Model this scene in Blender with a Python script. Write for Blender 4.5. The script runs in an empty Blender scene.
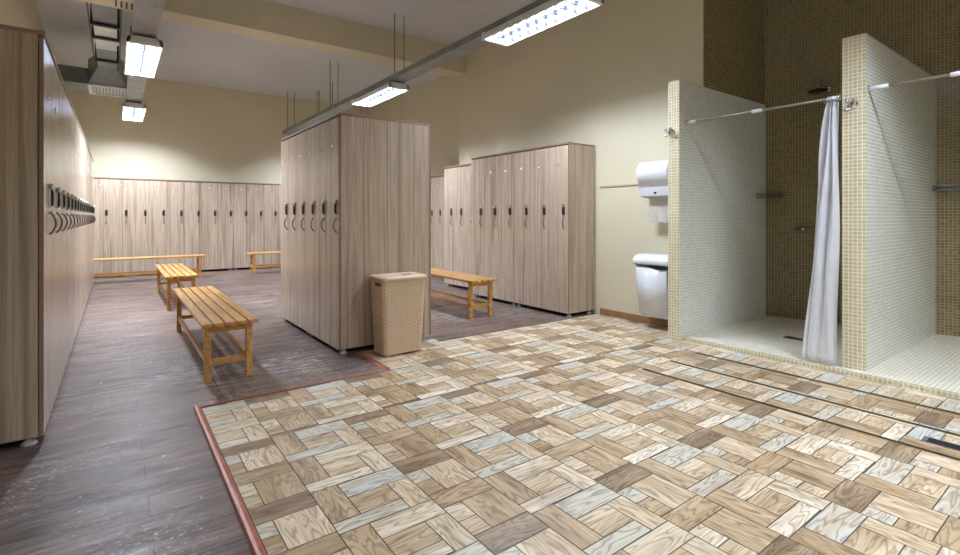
import bpy, bmesh, math, random
from mathutils import Vector, Matrix
PI = math.pi
R = math.radians
rnd = random.Random(7)
scene = bpy.context.scene
COL = scene.collection

# ------------------------------------------------------------------ materials
def lin(c):
    c = c / 255.0
    return c / 12.92 if c <= 0.04045 else ((c + 0.055) / 1.055) ** 2.4
def S(r, g, b):
    return (lin(r), lin(g), lin(b), 1.0)

class NT:
    def __init__(s, name):
        s.m = bpy.data.materials.new(name); s.m.use_nodes = True
        s.t = s.m.node_tree; s.n = s.t.nodes
        s.b = s.n['Principled BSDF']
    def new(s, typ, **kw):
        n = s.n.new(typ)
        for k, v in kw.items():
            if hasattr(n, k): setattr(n, k, v)
            else: n.inputs[k].default_value = v
        return n
    def link(s, a, b): s.t.links.new(a, b)
    def ramp(s, fac, stops, interp='LINEAR'):
        r = s.n.new('ShaderNodeValToRGB'); r.color_ramp.interpolation = interp
        e = r.color_ramp.elements
        while len(e) < len(stops): e.new(0.5)
        for i, (p, c) in enumerate(stops): e[i].position = p; e[i].color = c
        s.link(fac, r.inputs['Fac']); return r.outputs['Color']
    def mix(s, a, b, fac, mode='MIX'):
        m = s.n.new('ShaderNodeMix'); m.data_type = 'RGBA'; m.blend_type = mode
        for sock, v in ((m.inputs[6], a), (m.inputs[7], b), (m.inputs[0], fac)):
            if isinstance(v, (tuple, float, int)): sock.default_value = v
            else: s.link(v, sock)
        return m.outputs[2]
    def math(s, op, a, b=0.0):
        m = s.n.new('ShaderNodeMath'); m.operation = op
        for sock, v in ((m.inputs[0], a), (m.inputs[1], b)):
            if isinstance(v, (float, int)): sock.default_value = v
            else: s.link(v, sock)
        return m.outputs[0]
    def coords(s, scale, kind='Object', rand=0.0, loc=(0, 0, 0)):
        tc = s.n.new('ShaderNodeTexCoord'); out = tc.outputs[kind]
        if rand:
            oi = s.n.new('ShaderNodeObjectInfo')
            add = s.n.new('ShaderNodeVectorMath'); add.operation = 'ADD'
            mul = s.math('MULTIPLY', oi.outputs['Random'], rand)
            s.link(out, add.inputs[0]); s.link(mul, add.inputs[1]); out = add.outputs[0]
        mp = s.n.new('ShaderNodeMapping')
        mp.inputs['Scale'].default_value = scale; mp.inputs['Location'].default_value = loc
        s.link(out, mp.inputs['Vector']); return mp.outputs[0]
    def noise(s, vec, scale=1.0, detail=4.0, rough=0.55, dist=0.0):
        n = s.new('ShaderNodeTexNoise'); n.inputs['Scale'].default_value = scale
        n.inputs['Detail'].default_value = detail; n.inputs['Roughness'].default_value = rough
        n.inputs['Distortion'].default_value = dist
        s.link(vec, n.inputs['Vector']); return n.outputs['Fac']
    def bump(s, h, strength=0.3, dist=0.002):
        b = s.new('ShaderNodeBump'); b.inputs['Strength'].default_value = strength
        b.inputs['Distance'].default_value = dist
        s.link(h, b.inputs['Height']); s.link(b.outputs[0], s.b.inputs['Normal'])
    def base(s, c):
        if isinstance(c, tuple): s.b.inputs['Base Color'].default_value = c
        else: s.link(c, s.b.inputs['Base Color'])
    def rough(s, r):
        if isinstance(r, (float, int)): s.b.inputs['Roughness'].default_value = r
        else: s.link(r, s.b.inputs['Roughness'])

def plain(name, c, rough=0.5, metal=0.0, var=0.06, vs=8.0):
    t = NT(name)
    n = t.noise(t.coords((vs, vs, vs)), 1.0, 3.0)
    d = tuple(x * (1 - var) for x in c[:3]) + (1,); l = tuple(min(1, x * (1 + var)) for x in c[:3]) + (1,)
    t.base(t.ramp(n, [(0.3, d), (0.7, l)])); t.rough(rough); t.b.inputs['Metallic'].default_value = metal
    return t.m

def laminate(name, cs, rough=0.33):
    t = NT(name)
    v = t.coords((22, 22, 0.55), rand=13.0)
    a = t.noise(v, 1.0, 5.0, 0.6, 0.6)
    col = t.ramp(a, [(0.30, cs[0]), (0.43, cs[1]), (0.52, cs[2]), (0.62, cs[1]), (0.74, cs[3])])
    f = t.noise(t.coords((150, 150, 2.6), rand=7.0), 1.0, 3.0, 0.6)
    col = t.mix(col, t.ramp(f, [(0.35, (0.55, 0.52, 0.5, 1)), (0.6, (1, 1, 1, 1))]), 0.36, 'MULTIPLY')
    t.base(col); t.rough(rough)
    t.b.inputs['Coat Weight'].default_value = 0.15
    t.b.inputs['Coat Roughness'].default_value = 0.2
    return t.m

M = {}
M['locker'] = laminate('laminate_ash', [S(148, 130, 111), S(177, 159, 140), S(200, 183, 165), S(216, 201, 184)], 0.24)
M['carcass'] = laminate('laminate_panel', [S(138, 121, 102), S(167, 149, 129), S(189, 171, 152), S(208, 192, 173)], 0.42)
M['edge'] = plain('edge_band_brown', S(140, 116, 98), 0.5)
M['black'] = plain('black_plastic', S(24, 24, 26), 0.35)
M['under_shade'] = plain('under_shade_black', S(16, 16, 17), 0.8)  # black that paints in the shade under the lockers
M['chrome'] = plain('brushed_chrome', S(205, 207, 210), 0.22, 1.0)
M['darkmetal'] = plain('dark_bronze_metal', S(128, 122, 116), 0.3, 0.9)
M['rodsteel'] = plain('curtain_rod_steel', S(150, 138, 124), 0.45, 0.5)
M['galv'] = plain('galvanised_steel', S(140, 143, 146), 0.42, 0.55, 0.2, 5.0)
M['galv2'] = plain('duct_steel', S(112, 120, 124), 0.45, 0.35, 0.2, 4.0)
M['galv3'] = plain('duct_steel_pale', S(205, 208, 210), 0.5, 0.1, 0.1, 4.0)  # paler tone for the middle duct section
M['rail'] = plain('flange_dark', S(58, 64, 66), 0.5, 0.4)
M['rodm'] = plain('threaded_rod', S(80, 76, 70), 0.5, 0.6)
M['fix'] = plain('lamp_housing_white', S(226, 228, 230), 0.45)
M['whitep'] = plain('white_plastic', S(226, 230, 238), 0.25, 0.0, 0.02)
M['paper'] = plain('paper_white', S(238, 236, 232), 0.9, 0.0, 0.02)
M['greyp'] = plain('grey_foot_plastic', S(176, 184, 192), 0.5)
M['cream'] = plain('cream_box', S(220, 210, 188), 0.6)
M['terracotta'] = plain('border_trim_brown', S(158, 86, 62), 0.38, 0, 0.15, 20)
M['basewood'] = plain('skirting_wood', S(150, 112, 76), 0.45, 0, 0.15, 12)
M['railtrim'] = plain('chair_rail_beige', S(192, 180, 150), 0.5)
M['hamper'] = plain('hamper_plastic', S(208, 182, 155), 0.5, 0, 0.04)
M['hole'] = plain('dark_recess', S(70, 50, 36), 0.7)
M['slot'] = plain('drain_black', S(26, 30, 40), 0.4, 0.3)
M['brass'] = plain('drain_edge_ochre', S(166, 146, 98), 0.4, 0.3)
M['steel'] = plain('drain_steel', S(150, 152, 158), 0.35, 0.8)
M['card'] = plain('number_card', S(222, 222, 220), 0.5, 0, 0.03)

def bench_wood():
    t = NT('bench_pine')
    v = t.coords((3, 3, 3), rand=9.0)
    tc = t.coords((30, 2.0, 30), rand=9.0)
    a = t.noise(tc, 1.0, 5.0, 0.6, 0.8)
    b = t.noise(v, 1.0, 2.0)
    c = t.ramp(a, [(0.3, S(168, 116, 58)), (0.5, S(203, 152, 84)), (0.7, S(226, 180, 112))])
    c = t.mix(c, t.ramp(b, [(0.3, (0.8, 0.75, 0.7, 1)), (0.65, (1, 1, 1, 1))]), 0.7, 'MULTIPLY')
    t.base(c); t.rough(0.28); return t.m
M['bench'] = bench_wood()

def wall_paint():
    t = NT('wall_cream_paint')
    n = t.noise(t.coords((0.7, 0.7, 0.7)), 1.0, 5.0)
    c = t.ramp(n, [(0.3, S(206, 199, 174)), (0.7, S(214, 207, 183))])
    t.base(c); t.rough(0.75)
    f = t.noise(t.coords((60, 60, 60)), 1.0, 4.0)
    t.bump(f, 0.08, 0.002); return t.m
M['wall'] = wall_paint()
def ceil_paint():
    t = NT('ceiling_white')
    n = t.noise(t.coords((0.6, 0.6, 0.6)), 1.0, 6.0)
    t.base(t.ramp(n, [(0.3, S(196, 199, 204)), (0.7, S(207, 210, 215))])); t.rough(0.8); return t.m
M['ceil'] = ceil_paint()

def mosaic(name, c1, c2, grout, size=0.0275, g=0.0045, rough=0.16, gb=0.5, spots=None):
    t = NT(name)
    v = t.coords((1, 1, 1), 'UV')
    b = t.new('ShaderNodeTexBrick'); b.offset = 0.0; b.squash = 1.0
    b.inputs['Scale'].default_value = 1.0
    b.inputs['Brick Width'].default_value = size; b.inputs['Row Height'].default_value = size
    b.inputs['Mortar Size'].default_value = g * 0.5; b.inputs['Mortar Smooth'].default_value = 0.1
    b.inputs['Bias'].default_value = 0.0
    b.inputs['Color1'].default_value = c1; b.inputs['Color2'].default_value = c2
    b.inputs['Mortar'].default_value = grout
    t.link(v, b.inputs['Vector'])
    t.base(b.outputs['Color'])
    t.rough(t.math('MULTIPLY_ADD' if False else 'ADD', t.math('MULTIPLY', b.outputs['Fac'], 0.5), rough))
    inv = t.math('SUBTRACT', 1.0, b.outputs['Fac'])
    t.bump(inv, gb, 0.0012)
    return t.m
M['mosaic_tan'] = mosaic('mosaic_tan', S(196, 182, 138), S(211, 199, 160), S(238, 238, 232))
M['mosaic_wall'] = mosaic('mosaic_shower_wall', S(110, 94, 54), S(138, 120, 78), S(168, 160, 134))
M['mosaic_pale'] = mosaic('mosaic_pale', S(206, 206, 192), S(222, 222, 210), S(242, 243, 240))
M['mosaic_floor'] = mosaic('mosaic_floor', S(214, 204, 178), S(228, 221, 200), S(240, 238, 232))

def plank_floor():
    t = NT('plank_vinyl_grey_brown')
    v = t.coords((1, 1, 1), loc=(0.66, 0.03, 0))
    b = t.new('ShaderNodeTexBrick'); b.offset = 0.37; b.offset_frequency = 2; b.squash = 1.0
    b.inputs['Scale'].default_value = 1.0
    b.inputs['Brick Width'].default_value = 1.22; b.inputs['Row Height'].default_value = 0.165
    b.inputs['Mortar Size'].default_value = 0.0026; b.inputs['Mortar Smooth'].default_value = 0.2
    b.inputs['Color1'].default_value = (0.88, 0.87, 0.88, 1); b.inputs['Color2'].default_value = (1.2, 1.16, 1.14, 1)
    b.inputs['Mortar'].default_value = (0.3, 0.28, 0.28, 1)
    t.link(v, b.inputs['Vector'])
    a = t.noise(t.coords((2.6, 24, 1)), 1.0, 7.0, 0.7, 1.0)
    a2 = t.noise(t.coords((9, 95, 1)), 1.0, 5.0, 0.7, 0.6)
    k = t.noise(t.coords((4, 14, 1)), 1.0, 4.0, 0.6, 0.8)
    c = t.ramp(a, [(0.28, S(66, 54, 49)), (0.45, S(98, 84, 77)), (0.57, S(126, 110, 101)), (0.74, S(160, 144, 132))])
    c = t.mix(c, t.ramp(k, [(0.32, (0.42, 0.40, 0.44, 1)), (0.50, (1, 1, 1, 1))]), 0.85, 'MULTIPLY')
    c = t.mix(c, t.ramp(a2, [(0.36, (0.45, 0.43, 0.43, 1)), (0.55, (1.05, 1.05, 1.05, 1))]), 0.7, 'MULTIPLY')
    c = t.mix(c, b.outputs['Color'], 1.0, 'MULTIPLY')
    # warm reddish worn zone tone and white flecks: stains plus wet-floor sparkle painted in
    w = t.noise(t.coords((0.5, 0.5, 1)), 1.0, 3.0)
    c = t.mix(c, S(128, 98, 88), t.ramp(w, [(0.45, (0, 0, 0, 1)), (0.7, (0.55, 0.55, 0.55, 1))]))
    fl = t.noise(t.coords((38, 55, 1)), 1.0, 3.0, 0.7)
    zone = t.noise(t.coords((1.3, 1.1, 1), loc=(0.2, 0.55, 0)), 1.0, 2.0)
    fm = t.math('MULTIPLY', t.ramp(fl, [(0.56, (0, 0, 0, 1)), (0.66, (1, 1, 1, 1))]), t.ramp(zone, [(0.47, (0, 0, 0, 1)), (0.62, (1, 1, 1, 1))]))
    c = t.mix(c, S(206, 204, 208), t.math('MULTIPLY', fm, 0.75))
    sp = t.noise(t.coords((30, 30, 1), loc=(3, 1, 0)), 1.0, 1.0)
    c = t.mix(c, S(215, 215, 220), t.ramp(sp, [(0.755, (0, 0, 0, 1)), (0.78, (0.85, 0.85, 0.85, 1))]))
    # pale streaks: wet stains and water glints painted beside the bench and the block
    tc = t.n.new('ShaderNodeTexCoord'); spx = None
    for (px, py, pr) in ((1.15, 4.05, .42), (.42, 4.2, .35), (3.1, 4.9, .5)):
        d = t.n.new('ShaderNodeVectorMath'); d.operation = 'DISTANCE'; d.inputs[1].default_value = (px, py, 0)
        t.link(tc.outputs['Object'], d.inputs[0])
        q = t.math('SUBTRACT', 1.0, t.math('DIVIDE', d.outputs['Value'], pr)); q = t.math('MAXIMUM', q, 0.0)
        spx = q if spx is None else t.math('MAXIMUM', spx, q)
    st = t.noise(t.coords((9, 34, 1), loc=(5, 2, 0)), 1.0, 5.0, 0.75)
    c = t.mix(c, S(198, 194, 196), t.math('MULTIPLY', t.ramp(st, [(0.5, (0, 0, 0, 1)), (0.62, (1, 1, 1, 1))]), t.math('MINIMUM', t.math('MULTIPLY', spx, 1.6), 0.8)))
    t.base(c); t.b.inputs['Specular IOR Level'].default_value = 0.22
    rr = t.ramp(t.noise(t.coords((3, 8, 1)), 1.0, 4.0), [(0.3, (0.32, 0.32, 0.32, 1)), (0.7, (0.5, 0.5, 0.5, 1))])
    t.rough(rr)
    t.bump(t.math('ADD', t.math('MULTIPLY', a, 0.5), t.math('MULTIPLY', b.outputs['Fac'], -1.0)), 0.35, 0.002)
    return t.m
M['plank'] = plank_floor()

def board(name, dark, mid, light, along):
    """One glazed wood-print board colour of the patterned floor; the grain runs along x (0) or y (1)."""
    t = NT(name)
    sc = (2.6, 16, 1) if along == 0 else (16, 2.6, 1)
    tc = t.n.new('ShaderNodeTexCoord')
    at = t.new('ShaderNodeAttribute'); at.attribute_name = 'shift'
    add = t.n.new('ShaderNodeVectorMath'); add.operation = 'ADD'
    t.link(tc.outputs['Object'], add.inputs[0]); t.link(at.outputs['Vector'], add.inputs[1])
    mp = t.n.new('ShaderNodeMapping'); mp.inputs['Scale'].default_value = sc
    t.link(add.outputs[0], mp.inputs['Vector'])
    n = t.noise(mp.outputs[0], 1.0, 2.0, 0.5, 0.5)
    rings = t.math('FRACT', t.math('MULTIPLY', n, 9.0))
    line = t.ramp(rings, [(0.0, (0.30, 0.25, 0.20, 1)), (0.15, (0.86, 0.84, 0.82, 1)), (0.6, (1, 1, 1, 1)), (1.0, (0.42, 0.37, 0.32, 1))])
    n2 = t.noise(mp.outputs[0], 0.6, 5.0, 0.6, 0.3)
    c = t.ramp(n2, [(0.32, dark), (0.5, mid), (0.66, light)])
    c = t.mix(c, line, 0.72, 'MULTIPLY')
    t.base(c); t.rough(0.3); return t.m
PAL = {
    'pale': (S(200, 181, 153), S(227, 211, 184), S(243, 229, 207)),
    'blue': (S(202, 188, 164), S(210, 205, 189), S(206, 211, 205)),
    'swirl': (S(194, 177, 152), S(233, 219, 197), S(248, 236, 217)),
    'tan': (S(178, 155, 124), S(210, 189, 157), S(230, 211, 181)),
    'brown': (S(153, 128, 98), S(187, 162, 129), S(209, 187, 155)),
    'dark': (S(120, 100, 77), S(151, 128, 103), S(178, 156, 129)),
    'knot': (S(189, 165, 134), S(218, 197, 167), S(236, 217, 190)),
}
M['grout'] = plain('floor_grout', S(92, 84, 76), 0.7)

def hamper_mat(): return M['hamper']
def emis(name, c, s):
    t = NT(name); t.b.inputs['Emission Color'].default_value = c; t.b.inputs['Emission Strength'].default_value = s
    n = t.noise(t.coords((4, 4, 4))); t.base(t.ramp(n, [(0, S(235, 240, 250)), (1, S(245, 248, 255))])); return t.m
M['tube'] = emis('fluorescent_tube', (0.86, 0.93, 1.0, 1), 9.0)
M['louvre'] = plain('louvre_aluminium', S(18, 26, 46), 0.7, 0.0)

def curtain_mat():
    t = NT('curtain_fabric')
    n = t.noise(t.coords((9, 9, 4)), 1.0, 5.0)
    t.base(t.ramp(n, [(0.3, S(238, 240, 246)), (0.7, S(248, 249, 253))])); t.rough(0.8)
    t.b.inputs['Transmission Weight'].default_value = 0.0
    f = t.noise(t.coords((30, 30, 14)), 1.0, 4.0, 0.6, 0.6); t.bump(f, 0.5, 0.006)
    return t.m
M['curtain'] = curtain_mat()

# ------------------------------------------------------------------ mesh helpers
def uvbox(bm):
    uv = bm.loops.layers.uv.verify()
    bm.normal_update()
    for f in bm.faces:
        n = f.normal; ax = max(range(3), key=lambda i: abs(n[i]))
        for l in f.loops:
            c = l.vert.co
            l[uv].uv = (c.y, c.z) if ax == 0 else ((c.x, c.z) if ax == 1 else (c.x, c.y))

def box(bm, x0, x1, y0, y1, z0, z1, bev=0.0, seg=2, mi=0):
    ret = bmesh.ops.create_cube(bm, size=1.0)
    vs = ret['verts']
    for v in vs:
        v.co = Vector((x0 + (v.co.x + .5) * (x1 - x0), y0 + (v.co.y + .5) * (y1 - y0), z0 + (v.co.z + .5) * (z1 - z0)))
    fs = set(f for v in vs for f in v.link_faces)
    for f in fs: f.material_index = mi
    if bev:
        es = list(set(e for v in vs for e in v.link_edges))
        bmesh.ops.bevel(bm, geom=es, offset=bev, segments=seg, affect='EDGES', profile=0.5, clamp_overlap=True)
    return bm

def tube(bm, pts, r, seg=10, cap=True, mi=0):
    """A round bar through a list of points; r is one radius or one per point."""
    pts = [Vector(p) for p in pts]; n = len(pts); rings = []
    rs = r if isinstance(r, (list, tuple)) else [r] * n
    up = None
    for i, p in enumerate(pts):
        d = (pts[min(i + 1, n - 1)] - pts[max(i - 1, 0)]).normalized()
        if up is None:
            up = Vector((0, 0, 1)) if abs(d.z) < 0.9 else Vector((1, 0, 0))
        a = d.cross(up).normalized(); b = a.cross(d).normalized(); up = b
        rings.append([bm.verts.new(p + (a * math.cos(2 * PI * k / seg) + b * math.sin(2 * PI * k / seg)) * rs[i]) for k in range(seg)])
    for i in range(n - 1):
        for k in range(seg):
            f = bm.faces.new((rings[i][k], rings[i][(k + 1) % seg], rings[i + 1][(k + 1) % seg], rings[i + 1][k])); f.smooth = True; f.material_index = mi
    if cap:
        bm.faces.new(list(reversed(rings[0]))).material_index = mi
        bm.faces.new(rings[-1]).material_index = mi
    return bm

def lathe(bm, prof, c=(0, 0, 0), seg=20, axis='z'):
    rings = []
    for (r, h) in prof:
        ring = []
        for k in range(seg):
            a = 2 * PI * k / seg
            if axis == 'z': p = (c[0] + r * math.cos(a), c[1] + r * math.sin(a), c[2] + h)
            elif axis == 'x': p = (c[0] + h, c[1] + r * math.cos(a), c[2] + r * math.sin(a))
            else: p = (c[0] + r * math.cos(a), c[1] + h, c[2] + r * math.sin(a))
            ring.append(bm.verts.new(p))
        rings.append(ring)
    for i in range(len(rings) - 1):
        for k in range(seg):
            f = bm.faces.new((rings[i][k], rings[i][(k + 1) % seg], rings[i + 1][(k + 1) % seg], rings[i + 1][k])); f.smooth = True
    bm.faces.new(rings[0]); bm.faces.new(rings[-1])
    return bm

def prism(bm, poly, axis, a0, a1, bev=0.0, smooth=False):
    """A closed outline extruded along an axis: 'y' takes (x,z) points, 'z' takes (x,y), 'x' takes (y,z)."""
    def P(p, a): return {'y': (p[0], a, p[1]), 'z': (p[0], p[1], a), 'x': (a, p[0], p[1])}[axis]
    A = [bm.verts.new(P(p, a0)) for p in poly]; B = [bm.verts.new(P(p, a1)) for p in poly]
    n = len(poly); fs = []
    for i in range(n):
        f = bm.faces.new((A[i], A[(i + 1) % n], B[(i + 1) % n], B[i])); f.smooth = smooth; fs.append(f)
    c1 = bm.faces.new(A); c2 = bm.faces.new(list(reversed(B)))
    if bev:
        es = list(set(list(c1.edges) + list(c2.edges)))
        bmesh.ops.bevel(bm, geom=es, offset=bev, segments=3, affect='EDGES', profile=0.5)
    return bm

def mesh(bm, name, mats, uv=False, smooth=False):
    bmesh.ops.recalc_face_normals(bm, faces=bm.faces)
    if uv: uvbox(bm)
    me = bpy.data.meshes.new(name)
    bm.to_mesh(me); bm.free()
    for m in (mats if isinstance(mats, (list, tuple)) else [mats]): me.materials.append(M[m] if isinstance(m, str) else m)
    if smooth:
        for p in me.polygons: p.use_smooth = True
    return me

def put(name, me, parent=None):
    o = bpy.data.objects.new(name, me); COL.objects.link(o)
    if parent is not None: o.parent = parent
    return o
def tag(o, label, cat, group=None):
    o['label'] = label; o['category'] = cat
    if group: o['group'] = group
    return o
def struct(name, bm, m, uv=False):
    o = put(name, mesh(bm, name, m, uv)); o['kind'] = 'structure'; return o
def thing(name, label, cat, loc=(0, 0, 0), rz=0.0, group=None):
    o = put(name, None); o.location = loc; o.rotation_euler = (0, 0, rz); o.empty_display_size = 0.1
    return tag(o, label, cat, group)
def B(*a, **k): return box(bmesh.new(), *a, **k)

# ------------------------------------------------------------------ the setting
CZ = 4.05                                    # ceiling height
XL, XR, XR2, XR3 = -0.87, 4.62, 4.89, 5.42   # left wall, right wall and its two set-backs
YB, YF = 12.4, -3.0
P1Y0, P1Y1, P1X = 2.59, 2.70, 4.20           # first shower partition
P2Y0, P2Y1, P2X = 1.215, 1.36, 4.35          # second shower partition
BX1, BX2 = 5.93, 6.30                        # shower back wall (slightly skewed)

# wood-look floor, cut out where the patterned floor lies
TX0, TY1, TX1, TY2, TX2, TY3 = 0.40, 3.41, 1.652, 4.02, 2.42, 3.90
bm = bmesh.new()
for (a, b, c, d) in ((XL, TX0, YF, YB), (TX0, TX1, TY1, YB), (TX1, TX2, TY2, YB), (TX2, XR3, TY3, YB)):
    vs = [bm.verts.new(p) for p in ((a, c, 0), (b, c, 0), (b, d, 0), (a, d, 0))]; bm.faces.new(vs)
struct('floor', bm, 'plank')

# patterned glazed floor: every board of the repeat is one face, tinted and grained on its own
PU, PW = 0.644, 0.654
A_ = [('blue', 0, 0, .289, 0, .076), ('brown', 1, 0, .114, .076, .32), ('pale', 0, .114, .387, .078, .19), ('tan', 0, .114, .289, .19, .32),
      ('pale', 1, .289, .387, .19, .40), ('swirl', 0, 0, .289, .32, .395), ('brown', 1, 0, .114, .395, .654), ('blue', 0, .114, .387, .40, .52),
      ('tan', 0, .114, .289, .52, .654), ('knot', 1, .289, .387, .52, .732)]
B_ = [('dark', 0, 0, .257, -.284, -.16), ('blue', 0, 0, .085, -.16, -.06), ('brown', 0, 0, .085, -.06, .05), ('knot', 1, .085, .257, -.16, .05),
      ('brown', 0, 0, .257, .05, .16), ('pale', 0, 0, .085, .16, .27), ('tan', 0, 0, .085, .27, .37), ('brown', 1, .085, .257, .16, .37),
      ]
REP = [(c, g, u0, u1, w0, w1) for (c, g, u0, u1, w0, w1) in A_] + [(c, g, u0 + .387, u1 + .387, w0, w1) for (c, g, u0, u1, w0, w1) in B_]
keys = [(k, g) for k in PAL for g in (0, 1)]
tmats = ['grout'] + [board('floor_board_%s_%s' % (k, 'across' if g == 0 else 'along'), *PAL[k], g) for k, g in keys]
def tile_floor():
    bm = bmesh.new()
    lay = bm.faces.layers.float_vector.new('shift')
    areas = ((TX0 + .02, XR, YF, TY1 - .02), (TX1 + .02, XR, TY1 - .02, 3.90), (TX1 + .02, TX2, 3.90, 4.02))
    for (a, b, c, d) in ((TX0, 4.6, YF, TY1), (TX1, 4.6, TY1, TY3), (TX1, TX2, TY3, TY2)):
        f = bm.faces.new([bm.verts.new(p) for p in ((a, c, -.002), (b, c, -.002), (b, d, -.002), (a, d, -.002))]); f.material_index = 0
    r = random.Random(3); gap = 0.0022
    for i in range(-2, 8):
        for j in range(-3, 9):
            for band in (0, 1):
                if band == 0: ox, oy = .653 + i * PU, 2.471 - j * PW
                else: ox, oy = .653 - .387 + i * PU, 2.471 - j * PW
                for (cname, g, u0, u1, w0, w1) in REP:
                    x0, x1, y0, y1 = ox + u0 + gap, ox + u1 - gap, oy - w1 + gap, oy - w0 - gap
                    for (a, b, c, d) in areas:
                        lo, hi = (c, 2.73) if band == 0 else (2.73, d)
                        lo, hi = max(lo, c), min(hi, d)
                        X0, X1, Y0, Y1 = max(x0, a), min(x1, b), max(y0, lo), min(y1, hi)
                        if X1 - X0 > .004 and Y1 - Y0 > .004:
                            f = bm.faces.new([bm.verts.new(p) for p in ((X0, Y0, 0), (X1, Y0, 0), (X1, Y1, 0), (X0, Y1, 0))])
                            f.material_index = 1 + keys.index((cname, g))
                            f[lay] = (r.uniform(0, 30), r.uniform(0, 30), r.uniform(0, 30))
    return bm
struct('floor.001', tile_floor(), tmats)

struct('ceiling', B(XL - .1, 7.0, YF - .1, YB + .1, CZ, CZ + .1), 'ceil')
struct('wall_left', B(XL - .1, XL, YF, YB, 0, CZ), 'wall')
struct('wall_back', B(XL - .1, XR3 + .1, YB, YB + .1, 0, CZ), 'wall')
struct('wall_front', B(XL - .1, 7.0, YF - .1, YF, 0, CZ), 'wall')
# right wall: one solid outline with its two set-backs
bm = bmesh.new()
prism(bm, [(XR, P1Y0), (XR, 5.85), (XR2, 5.85), (XR2, 7.24), (XR3, 7.24), (XR3, YB), (6.4, YB), (6.4, P1Y0 + .012), (XR + .02, P1Y0 + .012), (XR + .02, P1Y0)], 'z', 0, CZ)
struct('wall_right', bm, 'wall')
struct('wall_right_near', B(XR, 7.0, YF, -0.30, 0, CZ), 'wall')
struct('ceiling_beam', B(XL, 5.42, 7.02, 7.36, 3.63, CZ), 'wall')
# shower alcove
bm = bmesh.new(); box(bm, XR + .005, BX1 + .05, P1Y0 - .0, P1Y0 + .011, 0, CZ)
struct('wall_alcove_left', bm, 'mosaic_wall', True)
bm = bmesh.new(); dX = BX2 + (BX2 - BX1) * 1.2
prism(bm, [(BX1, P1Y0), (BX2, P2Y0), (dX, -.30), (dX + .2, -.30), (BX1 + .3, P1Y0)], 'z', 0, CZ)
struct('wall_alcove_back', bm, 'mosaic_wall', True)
def partition(x0, x1, y0, y1, zt):
    bm = bmesh.new(); box(bm, x0, x1, y0, y1, 0, zt)
    for f in bm.faces:
        f.material_index = 1 if abs(f.normal.y) > .9 else 0
    bm.normal_update()
    for f in bm.faces: f.material_index = 1 if abs(f.normal.y) > .9 else 0
    return bm
struct('wall_partition', partition(P1X, XR, P1Y0 - .004, P1Y1, 2.42), ['mosaic_tan', 'mosaic_pale'], True)
struct('wall_partition_lining', partition(XR, BX1 + .02, P1Y0 - .004, P1Y0 + .001, 2.42), ['mosaic_tan', 'mosaic_pale'], True)
struct('wall_partition.001', partition(P2X, BX2 + .05, P2Y0, P2Y1, 2.475), ['mosaic_tan', 'mosaic_pale'], True)
struct('wall_partition.002', partition(4.45, BX2 + .5, -.30, -.16, 2.5), ['mosaic_tan', 'mosaic_pale'], True)
bm = bmesh.new()
prism(bm, [(4.27, P1Y0), (4.33, -.3), (dX, -.3), (BX2, P2Y0), (BX1, P1Y0)], 'z', 0, .035)
struct('floor_shower', bm, 'mosaic_floor', True)
bm = bmesh.new(); prism(bm, [(4.25, P1Y0), (4.31, -.3), (4.325, -.3), (4.265, P1Y0)], 'z', 0, .037)
struct('trim_shower_curb', bm, 'mosaic_tan', True)
# trims
struct('baseboard_right', B(XR - .014, XR, P1Y1, 3.86, 0, .075, bev=.004), 'basewood')
struct('trim_chair_rail', B(XR - .012, XR, P1Y1, 3.86, 1.498, 1.522, bev=.004), 'railtrim')
def qr(bm, p0, p1, w, h):
    d = (Vector(p1) - Vector(p0)); L = d.length; a = math.atan2(d.y, d.x)
    n0 = len(bm.verts); prof = [(-w / 2, 0), (-w / 2, h * .35), (-w * .32, h * .8), (0, h), (w * .32, h * .8), (w / 2, h * .35), (w / 2, 0)]
    prism(bm, prof, 'x', 0, L)
    bm.verts.ensure_lookup_table()
    Mx = Matrix.Translation(Vector(p0)) @ Matrix.Rotation(a, 4, 'Z')
    for v in bm.verts[n0:]: v.co = Mx @ v.co
    return bm
struct('trim_floor_border', qr(bmesh.new(), (.396, YF, 0), (.396, 3.42, 0), .036, .014), 'terracotta')
struct('trim_floor_edge', qr(bmesh.new(), (.40, 3.415, 0), (1.665, 3.415, 0), .022, .006), 'terracotta')
struct('trim_floor_corner', qr(bmesh.new(), (1.655, 3.42, 0), (1.655, 3.99, 0), .05, .012), 'terracotta')
struct('trim_floor_strip', qr(bmesh.new(), (2.40, 3.90, 0), (4.12, 3.90, 0), .014, .004), 'hole')

# ------------------------------------------------------------------ lockers
CACHE = {}
def cached(key, fn):
    if key not in CACHE: CACHE[key] = fn()
    return CACHE[key]
def foot_mesh():
    bm = bmesh.new(); lathe(bm, [(.034, 0), (.034, .006), (.026, .016), (.015, .030), (.012, .046)]); return mesh(bm, 'foot', 'greyp')
def lock_mesh():
    bm = bmesh.new(); box(bm, -.018, .018, -.017, 0, 0, .098, bev=.005)
    for i in range(4):
        for j in (0, 1): box(bm, -.012 + j * .014, -.002 + j * .014, -.0183, -.0168, .018 + i * .014, .028 + i * .014)
    return mesh(bm, 'lock', 'black')
def cap_mesh():
    bm = bmesh.new(); box(bm, -.022, .022, -.022, 0, .084, .122, bev=.009, seg=3)
    box(bm, -.0215, -.0182, -.006, 0, .0, .09); box(bm, .0182, .0215, -.006, 0, .0, .09)
    box(bm, -.014, .014, -.012, 0, -.010, -.0005, bev=.003)
    return mesh(bm, 'lock_cap', 'chrome')
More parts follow.
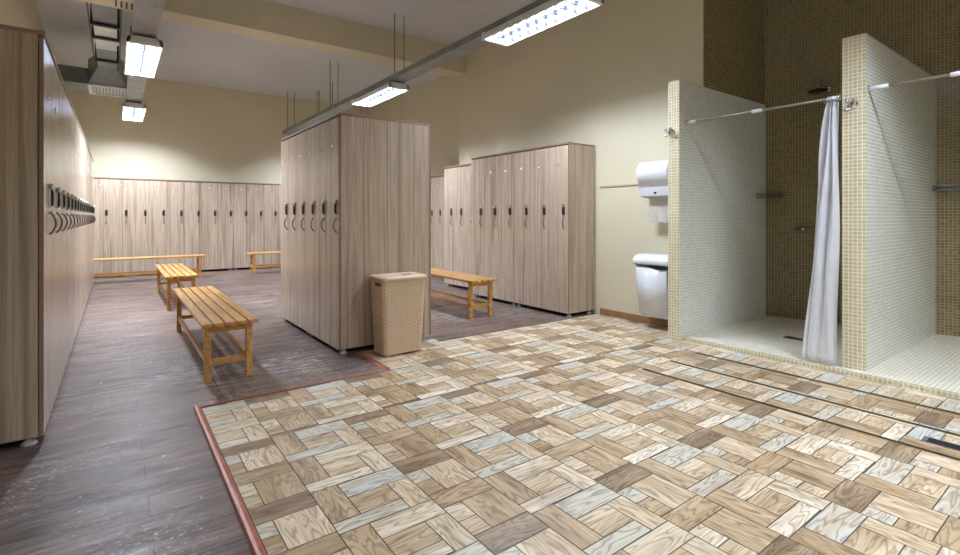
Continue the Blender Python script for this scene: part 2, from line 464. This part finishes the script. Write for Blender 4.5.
def handle_mesh():
    bm = bmesh.new(); pts = []
    for i in range(13):
        a = i / 12.0
        pts.append((0, -.004 - .022 * math.sin(PI * a) ** .8, -.022 - .115 * a))
    tube(bm, pts, [.0042 + .0015 * math.sin(PI * i / 12) for i in range(13)], 8)
    tube(bm, [(0, 0, -.022), (0, -.006, -.022)], .008, 10); tube(bm, [(0, 0, -.137), (0, -.006, -.137)], .008, 10)
    return mesh(bm, 'handle', 'darkmetal')
def plate_mesh():
    bm = bmesh.new(); box(bm, -.026, .026, -.003, 0, -.014, .014, bev=.002)
    box(bm, -.020, .020, -.0036, -.0029, -.009, .009, mi=1)
    return mesh(bm, 'number_plate', ['chrome', 'card'])
FOOT, LOCK, CAP, HAND, PLATE = foot_mesh(), lock_mesh(), cap_mesh(), handle_mesh(), plate_mesh()
ZB = .046
def door_mesh(W, H):
    bm = bmesh.new(); box(bm, .0016, W - .0016, 0, .018, ZB, H - .034)
    for f in bm.faces: f.material_index = 0 if f.normal.y < -.9 else 1
    bm.normal_update()
    for f in bm.faces: f.material_index = 0 if abs(f.normal.y) > .9 else 1
    return mesh(bm, 'door', ['locker', 'edge'])
def carcass_mesh(TW, D, H):
    t = .018; bm = bmesh.new()
    box(bm, .0005, t, .022, D, ZB, H - .022); box(bm, TW - t, TW - .0005, .022, D, ZB, H - .022)
    box(bm, t, TW - t, .026, D, ZB, ZB + t); box(bm, t, TW - t, D - .008, D, ZB + t, H - .022)
    box(bm, t, TW - t, .026, D - .008, H - .042, H - .022)
    return mesh(bm, 'carcass', 'carcass')
def top_mesh(TW, D, H):
    bm = bmesh.new(); box(bm, 0, TW, -.004, D, H - .0218, H, bev=.002, seg=1); return mesh(bm, 'top_panel', 'edge')
def under_shade_mesh(TW, D):
    bm = bmesh.new(); box(bm, .10, TW - .10, .10, D - .06, .0, ZB - .001); return mesh(bm, 'under_shade', 'under_shade')  # solid black block standing in for the shadow below the unit
def locker_unit(label, group, loc, rz, n, W, D, H, lx=.07, dz=0.0):
    t = thing('locker_unit', label, 'locker', loc, rz, group)
    TW = n * W; key = (n, W, D, H)
    put('carcass', cached(('c',) + key, lambda: carcass_mesh(TW, D, H)), t)
    put('top_panel', cached(('t',) + key, lambda: top_mesh(TW, D, H)), t)
    put('under_shade', cached(('p',) + key, lambda: under_shade_mesh(TW, D)), t)
    for x in (.05, TW - .05):
        for y in (.06, D - .06):
            put('foot', FOOT, t).location = (x, y, 0)
    for i in range(n):
        d = put('door', cached(('d', W, H), lambda: door_mesh(W, H)), t); d.location = (i * W, 0, 0)
        for nm, me, x, z in (('lock', LOCK, W - lx, 1.178 + dz), ('lock_cap', CAP, W - lx, 1.178 + dz), ('handle', HAND, W - lx, 1.160 + dz), ('number_plate', PLATE, W - lx - .095, 1.755 + dz)):
            put(nm, me, d).location = (x, 0, z)
    return t

ordn = ['first', 'second', 'third', 'fourth', 'fifth', 'sixth', 'seventh']
for k in range(6):
    if k == 0: lab = 'tall wood-grain locker unit nearest the camera in the left row, plain end panel in view'
    elif k == 5: lab = 'far end wood-grain locker unit of the left row, nearest the back lockers'
    else: lab = '%s wood-grain locker unit from the near end of the left row' % ordn[k]
    locker_unit(lab, 'lockers of the left row', (-.29, 3.32 + k * 1.203, 0), PI / 2, 3, .4005, .46, 2.09, .11, .035)
labs = ['near left unit of the free-standing locker block, doors facing the slatted bench',
        'far left unit of the free-standing locker block, behind the near left one']
for k in range(2):
    locker_unit(labs[k], 'lockers of the middle block', (1.49, 4.88 + k * .886, 0), -PI / 2, 3, .295, .4425, 2.018, .048)
labs = ['near right unit of the free-standing locker block, end panel behind the beige hamper',
        'far right unit of the free-standing locker block, turned away behind the hamper side']
for k in range(2):
    locker_unit(labs[k], 'lockers of the middle block', (2.378, 3.995 + k * .886, 0), PI / 2, 3, .295, .4425, 2.018, .048)
labs = ['right wall locker unit nearest the white paper dispenser, its end panel in view',
        'right wall locker unit just left of the one nearest the paper dispenser']
for k in range(2):
    locker_unit(labs[k], 'lockers along the right wall', (4.15, 4.885 + k * .957, 0), -PI / 2, 3, .318, .456, 2.005)
locker_unit('paler right wall locker unit set back beside the tall near pair', 'lockers along the right wall', (4.45, 7.04, 0), -PI / 2, 4, .292, .42, 1.985)
locker_unit('farthest visible right wall locker unit, a narrow strip beside the middle block', 'lockers along the right wall', (4.95, 8.50, 0), -PI / 2, 3, .305, .44, 1.94)
labs = ['back wall locker unit farthest left, partly hidden by the left locker row',
        'back wall locker unit behind the long low bench, second from the left',
        'back wall locker unit in the middle, above the right end of the long bench',
        'back wall locker unit behind the short visible bench end beside the middle block',
        'back wall locker unit hidden behind the free-standing middle block']
for k in range(5):
    locker_unit(labs[k], 'lockers along the back wall', (-.685 + k * .9153, 11.74, 0), 0, 3, .3045, .46, 1.90, .055, .0)

# ------------------------------------------------------------------ benches (built along local y)
def bench(label, loc, rz, L, W=.355, H=.42, ns=5, inset=.08):
    t = thing('slatted_bench', label, 'bench', loc, rz, 'pine slatted benches')
    gap = .014; sw = (W - gap * (ns - 1)) / ns
    for i in range(ns):
        x = -W / 2 + i * (sw + gap)
        put('slat', mesh(B(x, x + sw, 0, L, H - .026, H, bev=.004), 'slat', 'bench'), t)
    lw = .042
    for y in (inset, L - inset - lw):
        for s in (-1, 1):
            xc = s * (W / 2 - .045)
            put('leg', mesh(B(xc - lw / 2, xc + lw / 2, y, y + lw, 0, H - .0265, bev=.003), 'leg', 'bench'), t)
        put('apron', mesh(B(-W / 2 + .0665, W / 2 - .0665, y + .008, y + lw - .008, H - .0815, H - .0265, bev=.002), 'apron', 'bench'), t)
        put('stretcher', mesh(B(-W / 2 + .0665, W / 2 - .0665, y + .009, y + lw - .009, .115, .155, bev=.002), 'stretcher', 'bench'), t)
    for s in (-1, 1):
        xc = s * (W / 2 - .045)
        put('side_rail', mesh(B(xc - .011, xc + .011, inset + lw, L - inset - lw, .115, .155, bev=.002), 'side_rail', 'bench'), t)
    if L > 2.2:
        put('side_rail', mesh(B(-.012, .012, inset + lw, L - inset - lw, H - .07, H - .0265), 'side_rail', 'bench'), t)
    return t
bench('nearest slatted pine bench in the aisle between left lockers and middle block', (.652, 3.80, 0), 0, 2.12)
bench('second slatted pine bench down the aisle, straight behind the nearest one', (.67, 7.13, 0), 0, 1.95)
bench('long low pine bench set against the back wall lockers', (1.40, 10.86, 0), PI / 2, 2.0)
bench('pine bench at the back whose left end shows beside the middle block', (4.16, 10.86, 0), PI / 2, 2.0)
bench('pine bench standing before the right wall lockers, behind the hamper', (3.37, 4.46, 0), 0, 2.0, .37, .44)

# ------------------------------------------------------------------ hamper
def rrect(w, d, r, n):
    """n points evenly along a rounded rectangle of half sizes w, d."""
    segs = []; pts = []
    for cx, cy, a0 in ((w - r, -d + r, -90), (w - r, d - r, 0), (-w + r, d - r, 90), (-w + r, -d + r, 180)):
        for k in range(9):
            a = R(a0 + 90 * k / 8); pts.append(Vector((cx + r * math.cos(a), cy + r * math.sin(a))))
    pts.append(pts[0]); L = [0]
    for i in range(1, len(pts)): L.append(L[-1] + (pts[i] - pts[i - 1]).length)
    out = []
    j = 0
    for i in range(n):
        s = L[-1] * i / n
        while L[j + 1] < s: j += 1
        f = (s - L[j]) / max(1e-9, L[j + 1] - L[j]); out.append(pts[j].lerp(pts[j + 1], f))
    return out
def hamper_body():
    bm = bmesh.new(); NC, NR = 300, 132; rings = []
    for r in range(NR + 1):
        f = r / NR; z = .012 + f * .615
        w = .180 + .027 * f; d = .112 + .022 * f
        base = rrect(w, d, .045, NC); ring = []
        for c in range(NC):
            p = base[c]; q = base[(c + 1) % NC]; tn = (q - p).normalized(); nn = Vector((tn.y, -tn.x))
            row = math.floor(r / 3); ph = (c / 7.0 + (row % 2) * 1.0)
            h = max(0, math.sin(PI * ph)) * math.sin(PI * ((r % 3) + .5) / 3.0) * .0065
            if r < 2 or r > NR - 3: h = .003
            ring.append(bm.verts.new((p.x + nn.x * h, p.y + nn.y * h, z)))
        rings.append(ring)
    for r in range(NR):
        for c in range(NC):
            f = bm.faces.new((rings[r][c], rings[r][(c + 1) % NC], rings[r + 1][(c + 1) % NC], rings[r + 1][c])); f.smooth = True
    bm.faces.new(list(reversed(rings[0])))
    for (x, y) in ((-.13, -.08), (.13, -.08), (-.13, .08), (.13, .08)): box(bm, x - .02, x + .02, y - .02, y + .02, 0, .0125)
    return mesh(bm, 'body', 'hamper')
def hamper_lid():
    bm = bmesh.new(); rings = []
    for (g, z) in ((.0, .619), (.012, .621), (.014, .641), (.008, .653), (-.012, .659), (-.05, .663), (-.10, .664)):
        ring = [bm.verts.new((p.x, p.y, z)) for p in rrect(.210 + g, .137 + g, max(.02, .05 + g), 96)]
        rings.append(ring)
    for i in range(len(rings) - 1):
        for c in range(96):
            f = bm.faces.new((rings[i][c], rings[i][(c + 1) % 96], rings[i + 1][(c + 1) % 96], rings[i + 1][c])); f.smooth = True
    bm.faces.new(rings[-1]); bm.faces.new(list(reversed(rings[0])))
    return mesh(bm, 'lid', 'hamper')
h = thing('laundry_hamper', 'beige woven-look plastic laundry hamper with lid in front of the middle locker block', 'laundry hamper', (1.95, 3.826, 0), 0)
put('body', hamper_body(), h)
lid = put('lid', hamper_lid(), h)
bm = bmesh.new(); lathe(bm, [(.001, .0), (.030, .0), (.030, .0015), (.001, .002)], seg=24)
for v in bm.verts: v.co.x *= 1.8; v.co.y *= .75
o = put('finger_hole', mesh(bm, 'finger_hole', 'hole'), lid); o.location = (.05, -.06, .6625)
bm = bmesh.new(); prism(bm, [(-.055, 0), (-.045, -.026), (.045, -.026), (.055, 0)], 'x', -.0015, .006)
o = put('hand_hole', mesh(bm, 'hand_hole', 'hole'), h); o.location = (-.209, -.05, .607)

# ------------------------------------------------------------------ wall dispensers
d = thing('paper_towel_dispenser', 'white paper towel dispenser on the right wall above the waste bin', 'paper dispenser', (XR, 3.01, 1.36))
prof = [(0, 0), (-.17, 0), (-.176, .012), (-.174, .10), (-.184, .125), (-.215, .155), (-.244, .205), (-.246, .262), (-.225, .315), (-.195, .350), (-.15, .364), (0, .366)]
bm = bmesh.new(); prism(bm, prof, 'y', -.18, .18, bev=.014, smooth=True)
put('cover', mesh(bm, 'cover', 'whitep'), d)
put('back_plate', mesh(B(-.16, 0, -.15, .15, -.012, 0, bev=.003), 'back_plate', 'greyp'), d)
put('sensor', mesh(B(-.1785, -.172, -.02, .012, .028, .046, bev=.002), 'sensor', 'black'), d)
bm = bmesh.new(); n = 12; rows = []
for j in range(7):
    z = -.012 - .255 * j / 6
    rows.append([bm.verts.new((-.10 - .012 * math.sin(i * .9 + j * .5) * j / 6, -.115 + .23 * i / n, z + (.01 * math.sin(i * 1.7) if j == 6 else 0))) for i in range(n + 1)])
for j in range(6):
    for i in range(n): bm.faces.new((rows[j][i], rows[j][i + 1], rows[j + 1][i + 1], rows[j + 1][i]))
bmesh.ops.solidify(bm, geom=list(bm.faces), thickness=.0015)
put('paper_sheet', mesh(bm, 'paper_sheet', 'paper'), d)

d = thing('waste_bin', 'white wall-hung plastic waste bin with rounded lid below the paper dispenser', 'waste bin', (XR, 3.005, .13))
bm = bmesh.new()
A0 = [(-.21, -.178), (-.21, .178), (0, .178), (0, -.178)]; A1 = [(-.262, -.198), (-.262, .198), (0, .198), (0, -.198)]
va = [bm.verts.new((x, y, 0)) for x, y in A0]; vb = [bm.verts.new((x, y, .525)) for x, y in A1]
for i in range(4): bm.faces.new((va[i], va[(i + 1) % 4], vb[(i + 1) % 4], vb[i]))
bm.faces.new(va); bm.faces.new(vb)
bmesh.ops.bevel(bm, geom=[e for e in bm.edges], offset=.022, segments=4, affect='EDGES')
bw = put('body', mesh(bm, 'body', 'whitep', smooth=True), d)
bm = bmesh.new(); prism(bm, [(0, .535), (-.27, .535), (-.28, .548), (-.276, .58), (-.25, .61), (-.21, .628), (-.16, .635), (0, .635)], 'y', -.206, .206, bev=.012, smooth=True)
put('lid', mesh(bm, 'lid', 'whitep'), d)
bm = bmesh.new(); prism(bm, [(.19, .527), (.05, .525), (.0, .515), (-.06, .500), (-.13, .495), (-.19, .498), (-.19, .5345), (.19, .5345)], 'x', -.2655, -.06)
put('lid_gap', mesh(bm, 'lid_gap', 'black'), d)['label'] = 'dark grey gap under the lid with a curved grip'

# ------------------------------------------------------------------ showers
def shower_rod(label, x, y0, y1, z, slv):
    t = thing('curtain_rod', label, 'curtain rod', (x, y0, z), 0, 'shower curtain rods')
    s = 1 if y1 > y0 else -1; L = abs(y1 - y0)
    put('pole', mesh(tube(bmesh.new(), [(0, 0, 0), (0, s * L, 0)], .0105, 12), 'pole', 'rodsteel'), t)
    for a, b in slv:
        put('sleeve', mesh(tube(bmesh.new(), [(0, s * a, 0), (0, s * b, 0)], .016, 12), 'sleeve', 'whitep'), t)
    for y in (0.004, L - .004):
        put('end_flange', mesh(tube(bmesh.new(), [(0, s * (y - .004), 0), (0, s * (y + .004), 0)], .022, 16), 'end_flange', 'chrome'), t)
shower_rod('thin chrome curtain rod across the left shower holding the white curtain', 4.31, P1Y0 - .004, P2Y1, 2.035, ((.005, .10), (.60, .68), (1.15, 1.22)))
shower_rod('thin chrome curtain rod across the right shower, without a curtain', 4.40, P2Y0, -.16, 2.08, ((.005, .12), (.44, .53), (1.2, 1.36)))
c = thing('shower_curtain', 'white shower curtain bunched against the partition between the two showers', 'shower curtain', (4.31, 1.367, 0))
bm = bmesh.new(); NU, NV = 72, 40; grid = []
for j in range(NV + 1):
    f = j / NV; z = 2.008 - f * 1.963; row = []
    w = .062 + .17 * f ** .9
    for i in range(NU + 1):
        s = i / NU
        y = .006 + s * w + .006 * math.sin(9 * f + 5 * s)
        amp = .016 + .008 * math.sin(3 * f + 1) + .012 * (1 - f)
        x = amp * math.sin(s * 2 * PI * 2.6 + 1.2 * math.sin(3 * f + s * 3)) + .005 * math.sin(s * 23 + 6 * f) - .01 * f
        if s > .86: y += (s - .86) * .17 * max(0, math.sin(f * 9.0 + .3)) * (1 - f)
        row.append(bm.verts.new((x, y, z)))
    grid.append(row)
for j in range(NV):
    for i in range(NU):
        fc = bm.faces.new((grid[j][i], grid[j][i + 1], grid[j + 1][i + 1], grid[j + 1][i])); fc.smooth = True
bmesh.ops.solidify(bm, geom=list(bm.faces), thickness=.0016)
put('fabric', mesh(bm, 'fabric', 'curtain'), c)
for k in range(6):
    y = .012 + k * .0155; bm = bmesh.new()
    tube(bm, [(.019 * math.cos(a * PI / 8), y, 2.026 + .021 * math.sin(a * PI / 8)) for a in range(17)], .0025, 6)
    put('ring', mesh(bm, 'ring', 'chrome'), c)
def robe_hook(label, x, y, z):
    t = thing('robe_hook', label, 'hook', (x, y, z), 0, 'chrome robe hooks')
    bm = bmesh.new(); lathe(bm, [(.032, 0), (.032, -.008), (.018, -.015), (.009, -.03)], axis='x'); put('flange', mesh(bm, 'flange', 'chrome'), t)
    for s in (-1, 1):
        bm = bmesh.new(); tube(bm, [(-.024, 0, 0), (-.036, s * .014, -.006), (-.05, s * .022, .004), (-.056, s * .025, .018)], .0055, 8)
        bmesh.ops.create_uvsphere(bm, u_segments=12, v_segments=8, radius=.015, matrix=Matrix.Translation((-.056, s * .025, .022)))
        put('prong', mesh(bm, 'prong', 'chrome', smooth=True), t)
    bm = bmesh.new(); tube(bm, [(-.02, 0, -.01), (-.034, .01, -.034), (-.05, .028, -.042), (-.056, .042, -.03)], .005, 8)
    put('prong', mesh(bm, 'prong', 'chrome'), t)
robe_hook('chrome robe hook on the tiled end of the partition beside the paper dispenser', P1X, 2.665, 1.945)
robe_hook('chrome robe hook on the tiled end of the partition beside the curtain', P2X, 1.29, 1.975)

t = thing('overhead_shower', 'dark round rain shower head on a bent arm in the left shower', 'shower head', (6.065, 2.02, 2.50))
bm = bmesh.new(); tube(bm, [(0, 0, 0), (-.10, 0, .012), (-.17, .005, .03), (-.215, .012, .028), (-.235, .015, .0), (-.238, .016, -.03)], .010, 10)
put('arm', mesh(bm, 'arm', 'chrome'), t)
bm = bmesh.new(); lathe(bm, [(.03, 0), (.03, -.008), (.016, -.014)], axis='x'); put('flange', mesh(bm, 'flange', 'chrome'), t)
bm = bmesh.new(); lathe(bm, [(.012, .03), (.02, .012), (.085, .004), (.09, -.006), (.085, -.012), (.02, -.013)], c=(-.238, .016, -.05), seg=28)
put('rose', mesh(bm, 'rose', 'black'), t)['label'] = 'dark round spray plate'
t = thing('shower_mixer', 'slim chrome shower mixer bar on the back wall of the left shower', 'mixer tap', (6.035, 2.08, 1.02))
bm = bmesh.new(); tube(bm, [(-.045, -.13, 0), (-.045, .22, 0)], .014, 12); put('bar', mesh(bm, 'bar', 'steel'), t)
for s in (-1, 1):
    put('knob', mesh(tube(bmesh.new(), [(-.045, s * .13, 0), (-.045, s * .165, 0)], .021, 14), 'knob', 'chrome'), t)
    put('inlet', mesh(tube(bmesh.new(), [(.02, s * .075, 0), (-.045, s * .075, 0)], .012, 10), 'inlet', 'chrome'), t)
def soap_shelf(label, loc, l1, l2):
    t = thing('soap_shelf', label, 'soap shelf', loc, 0, 'corner soap shelves')
    a = (-.012, -.012, 0); b = (-l1, -.012, 0); c_ = (-.03 + .05, -l2, 0)
    def rail(z):
        bm = bmesh.new()
        arc = [(-l1 + (l1 + .02) * k / 10.0, -.012 - l2 * math.sin(PI / 2 * k / 10.0) ** .7, z) for k in range(11)]
        tube(bm, [(-.012, -.012, z)] + arc + [(-.012, -.012, z)], .007, 6); return bm
    put('rim', mesh(rail(0), 'rim', 'steel'), t); put('rim', mesh(rail(-.035), 'rim', 'steel'), t)
    bm = bmesh.new()
    for k in range(1, 10):
        x = -l1 + (l1 + .02) * k / 10.0; y = -.012 - l2 * math.sin(PI / 2 * k / 10.0) ** .7
        tube(bm, [(x, y, 0), (x, y, -.035)], .0028, 6); tube(bm, [(x, y, -.035), (x, -.012, -.035)], .0028, 6)
    put('wire_basket', mesh(bm, 'wire_basket', 'steel'), t)
soap_shelf('chrome wire corner soap shelf in the left shower', (5.92, P1Y0 - .004, 1.40), .24, .165)
soap_shelf('chrome wire corner soap shelf in the right shower', (6.285, P2Y0, 1.44), .13, .24)
t = thing('shower_drain', 'small dark drain grate on the pale floor of the left shower', 'floor drain', (5.02, 1.93, .035))
put('frame', mesh(B(-.05, .05, -.09, .09, 0, .004, bev=.001), 'frame', 'slot'), t)
bm = bmesh.new()
for k in range(6): box(bm, -.042 + k * .015, -.034 + k * .015, -.08, .08, .004, .006)
put('grate', mesh(bm, 'grate', 'steel'), t)

# ------------------------------------------------------------------ floor channels
for x, w in ((3.214, 'nearest the camera'), (3.572, 'in the middle of the three'), (3.955, 'nearest the showers')):
    t = thing('drain_channel', 'long dark slot drain in the patterned floor, %s' % w, 'slot drain', (x, 2.275, 0), 0, 'slot drains before the showers')
    put('slot', mesh(B(-.011, .011, -3.0, 0, -.001, .0032), 'slot', 'slot'), t)
    for s in (-1, 1):
        x0, x1 = (s * .0111, s * .015) if s > 0 else (s * .018, s * .0111)
        put('edge_strip', mesh(B(x0, x1, -3.0, .004, -.001, .0022), 'edge_strip', 'brass'), t)
t = thing('drain_grate', 'steel drain grate set between the slot drains at the right floor edge', 'drain grate', (3.375, .70, 0), R(0))
put('frame', mesh(B(-.045, .045, -.55, 0, 0, .0025), 'frame', 'steel'), t)
bm = bmesh.new()
for k in range(3): box(bm, -.032 + k * .023, -.018 + k * .023, -.53, -.02, .0022, .004)
put('grille', mesh(bm, 'grille', 'slot'), t)

# ------------------------------------------------------------------ lamps, trunking
TW2, FZ = .11, 3.0
def fixture(label, x, y, L=1.34, power=20, rods=False):
    t = thing('ceiling_light', label, 'ceiling light', (x, y, FZ), 0, 'louvred fluorescent ceiling lights')
    W = .165; Hh = .082; wt = .012
    bm = bmesh.new()
    prism(bm, [(-W, 0), (-W, .035), (-W + .03, Hh), (-W + .04, Hh), (-W + .04, .04), (-W + wt, 0)], 'y', 0, L)
    prism(bm, [(W, 0), (W, .035), (W - .03, Hh), (W - .04, Hh), (W - .04, .04), (W - wt, 0)], 'y', 0, L)
    box(bm, -W + .03, W - .03, 0, L, Hh - .008, Hh)
    for y0 in (0, L - .04): box(bm, -W + .002, W - .002, y0, y0 + .04, .002, Hh - .006)
    put('housing', mesh(bm, 'housing', 'fix'), t)
    for s in (-1, 1):
        put('tube', mesh(tube(bmesh.new(), [(s * .066, .045, .060), (s * .066, L - .045, .060)], .012, 10), 'tube', 'tube'), t)
    bm = bmesh.new()
    box(bm, -.004, .004, .04, L - .04, .004, .045)
    n = 10
    for k in range(1, n):
        yy = .04 + (L - .08) * k / n
        box(bm, -W + .016, -.004, yy - .005, yy + .005, .006, .044); box(bm, .004, W - .016, yy - .005, yy + .005, .006, .044)
    put('louvre', mesh(bm, 'louvre', 'louvre'), t)
    put('hanger', mesh(B(-.03, .03, .25, .29, Hh, .0998), 'hanger', 'galv'), t); put('hanger', mesh(B(-.03, .03, L - .29, L - .25, Hh, .0998), 'hanger', 'galv'), t)
    if rods:
        for yy in (.27, L - .27):
            for xx in (-.025, .025): put('hanger_rod', mesh(tube(bmesh.new(), [(xx, yy, .099), (xx, yy, CZ - FZ)], .006, 8), 'hanger_rod', 'rodm'), t)
    for s in (-1, 1):
        ld = bpy.data.lights.new('lamp_tube_light', 'AREA'); ld.shape = 'RECTANGLE'
        ld.size = .05; ld.size_y = L - .12; ld.energy = power; ld.color = (0.79, 0.87, 1.0)
        lo = bpy.data.objects.new('lamp_light', ld); COL.objects.link(lo); lo.parent = t
        lo.location = (s * .066, L / 2, .0465)
    return t
PW_ = 22
fixture('large louvred fluorescent light at the top, nearest on the right trunking', 3.255, 2.82, 1.34, PW_ * 1.3)
fixture('louvred fluorescent light above the middle locker block on the right trunking', 3.29, 6.42, 1.40, PW_ * 1.7)
fixture('louvred fluorescent light nearer the camera on the left trunking', .26, 6.40, 1.50, PW_ * 3.3)
fixture('far louvred fluorescent light on the left trunking, near the back wall', .27, 10.2, 1.45, PW_ * 2.5)
fixture('louvred fluorescent light hidden behind the middle block, near the back wall', 3.75, 10.2, 1.40, PW_ * 1.8, True)
fixture('added louvred fluorescent light, unseen behind the camera on the left trunking', .26, -1.9, 1.40, PW_ * 1.1)  # added lamp out of view, brightens the left end panel and near floor
fixture('louvred fluorescent light overhead beyond the top of the picture, right trunking', 3.255, -.75, 1.34, PW_ * 1.9)
def trunking(label, x, y0, y1, rods, xr):
    t = thing('cable_trunking', label, 'cable trunking', (x, 0, FZ + .10), 0, 'hanging trunking rails')
    bm = bmesh.new(); box(bm, -TW2, TW2, y0, y1, 0, .004); box(bm, -TW2, -TW2 + .004, y0, y1, .004, .07); box(bm, TW2 - .004, TW2, y0, y1, .004, .07)
    box(bm, -TW2, -TW2 + .02, y0, y1, .066, .07); box(bm, TW2 - .02, TW2, y0, y1, .066, .07)
    put('channel', mesh(bm, 'channel', 'galv'), t)
    bm = bmesh.new()
    for k in range(int((y1 - y0) / .9)):
        yy = y0 + .4 + k * .9
        for s in (-1, 1): lathe(bm, [(.009, -.0012), (.009, 0)], c=(s * .055, yy, 0), seg=10)
    put('bolt_hole', mesh(bm, 'bolt_hole', 'slot'), t)
    for y in rods:
        for xx in xr:
            put('hanger_rod', mesh(tube(bmesh.new(), [(xx, y, .004), (xx, y, CZ - FZ - .10)], .006, 8), 'hanger_rod', 'rodm'), t)
    return t
trunking('grey metal trunking rail hanging across the right side toward the top edge', 3.275, YF, 12.1, (-1, .5, 3.3, 6.38, 9.0, 11.8), (-.075, .075))
trunking('grey metal trunking rail above the left aisle carrying two lights', .255, YF, 11.9, (-1, 3.2, 6.1, 9.2), (-.06, .06))

# ------------------------------------------------------------------ ventilation
t = thing('ventilation_duct', 'square steel ventilation duct with flared grille hood at the upper left', 'duct', (-.09, 0, 3.36))
for a, b, m in ((6.45, 7.15, 'galv2'), (7.15, 8.2, 'galv3'), (8.2, 9.15, 'galv2')):
    put('duct_section', mesh(B(-.11, .11, a, b, 0, .2), 'duct_section', m), t)
for y in (7.12, 7.64, 8.74):
    bm = bmesh.new(); box(bm, -.135, .135, y - .025, y + .025, -.03, .01); box(bm, -.135, .135, y - .025, y + .025, .19, .22)
    box(bm, -.135, -.11, y - .025, y + .025, .01, .19); box(bm, .11, .135, y - .025, y + .025, .01, .19)
    for k in range(6): box(bm, -.12 + k * .045, -.10 + k * .045, y - .045, y + .045, -.022, -.004)
    put('flange', mesh(bm, 'flange', 'rail'), t)
for s in (-1, 1):
    put('side_rail', mesh(B(s * .142 - .008, s * .142 + .008, 6.45, 8.74, -.015, .005), 'side_rail', 'rail'), t)
bm = bmesh.new()
q = [[(-.11, 9.15, 0), (.11, 9.15, 0), (.11, 9.15, .2), (-.11, 9.15, .2)], [(-.245, 9.72, -.15), (.245, 9.72, -.15), (.245, 9.72, .22), (-.245, 9.72, .22)], [(-.245, 10.4, -.15), (.245, 10.4, -.15), (.245, 10.4, .22), (-.245, 10.4, .22)]]
vs = [[bm.verts.new(p) for p in r] for r in q]
for i in range(2):
    for k in range(4): bm.faces.new((vs[i][k], vs[i][(k + 1) % 4], vs[i + 1][(k + 1) % 4], vs[i + 1][k]))
bm.faces.new(vs[0]); bm.faces.new(vs[2])
hood = put('hood', mesh(bm, 'hood', 'galv2'), t)
bm = bmesh.new()
for (a, b, c_, d_) in ((-.25, .25, 9.70, 9.76), (-.25, .25, 10.35, 10.41), (-.25, -.20, 9.76, 10.35), (.20, .25, 9.76, 10.35)): box(bm, a, b, c_, d_, -.175, -.151)
for k in range(9): box(bm, -.18 + k * .043, -.162 + k * .043, 9.76, 10.35, -.172, -.154)
put('grille', mesh(bm, 'grille', 'whitep'), hood)
put('branch', mesh(B(-.74, -.245, 9.8, 10.3, -.14, .1), 'branch', 'galv2'), t)
t = thing('vent_box', 'cream slotted vent box at the top left edge, in front of the duct', 'vent box', (-.06, 6.2, 3.34))
put('casing', mesh(B(-.26, .24, -.24, .245, 0, .4, bev=.006), 'casing', 'cream'), t)
bm = bmesh.new()
for k in range(4): box(bm, .06 + k * .045, .075 + k * .045, .0, .19, -.002, 0)
put('slot_vent', mesh(bm, 'slot_vent', 'hole'), t)
for x in (-.2, .18): put('hanger_rod', mesh(tube(bmesh.new(), [(x, 0, .4), (x, 0, CZ - 3.34)], .006, 8), 'hanger_rod', 'rodm'), t)

# ------------------------------------------------------------------ world, camera, view
w = bpy.data.worlds.new('World'); scene.world = w; w.use_nodes = True
bg = w.node_tree.nodes['Background']; bg.inputs['Color'].default_value = (0.8, 0.85, 0.95, 1); bg.inputs['Strength'].default_value = 0.3
cd = bpy.data.cameras.new('Camera'); cam = bpy.data.objects.new('Camera', cd); COL.objects.link(cam)
cam.location = (0, 0, 1.15); cam.rotation_euler = (R(90), 0, -math.atan(365 / 494.5))
cd.sensor_width = 36; cd.lens = 494.5 / 960 * 36; cd.shift_y = -60.5 / 960; cd.clip_start = 0.05; cd.clip_end = 100
scene.camera = cam
vs_ = scene.view_settings
scene.display_settings.display_device = 'sRGB'
vs_.view_transform = 'Standard'; vs_.look = 'None'; vs_.gamma = 1.0; vs_.use_curve_mapping = False
vs_.exposure = 0.82
try:
    scene.cycles.diffuse_bounces = 10; scene.cycles.max_bounces = 14; scene.cycles.sample_clamp_indirect = 6.0
    scene.cycles.use_denoising = True
except Exception: pass
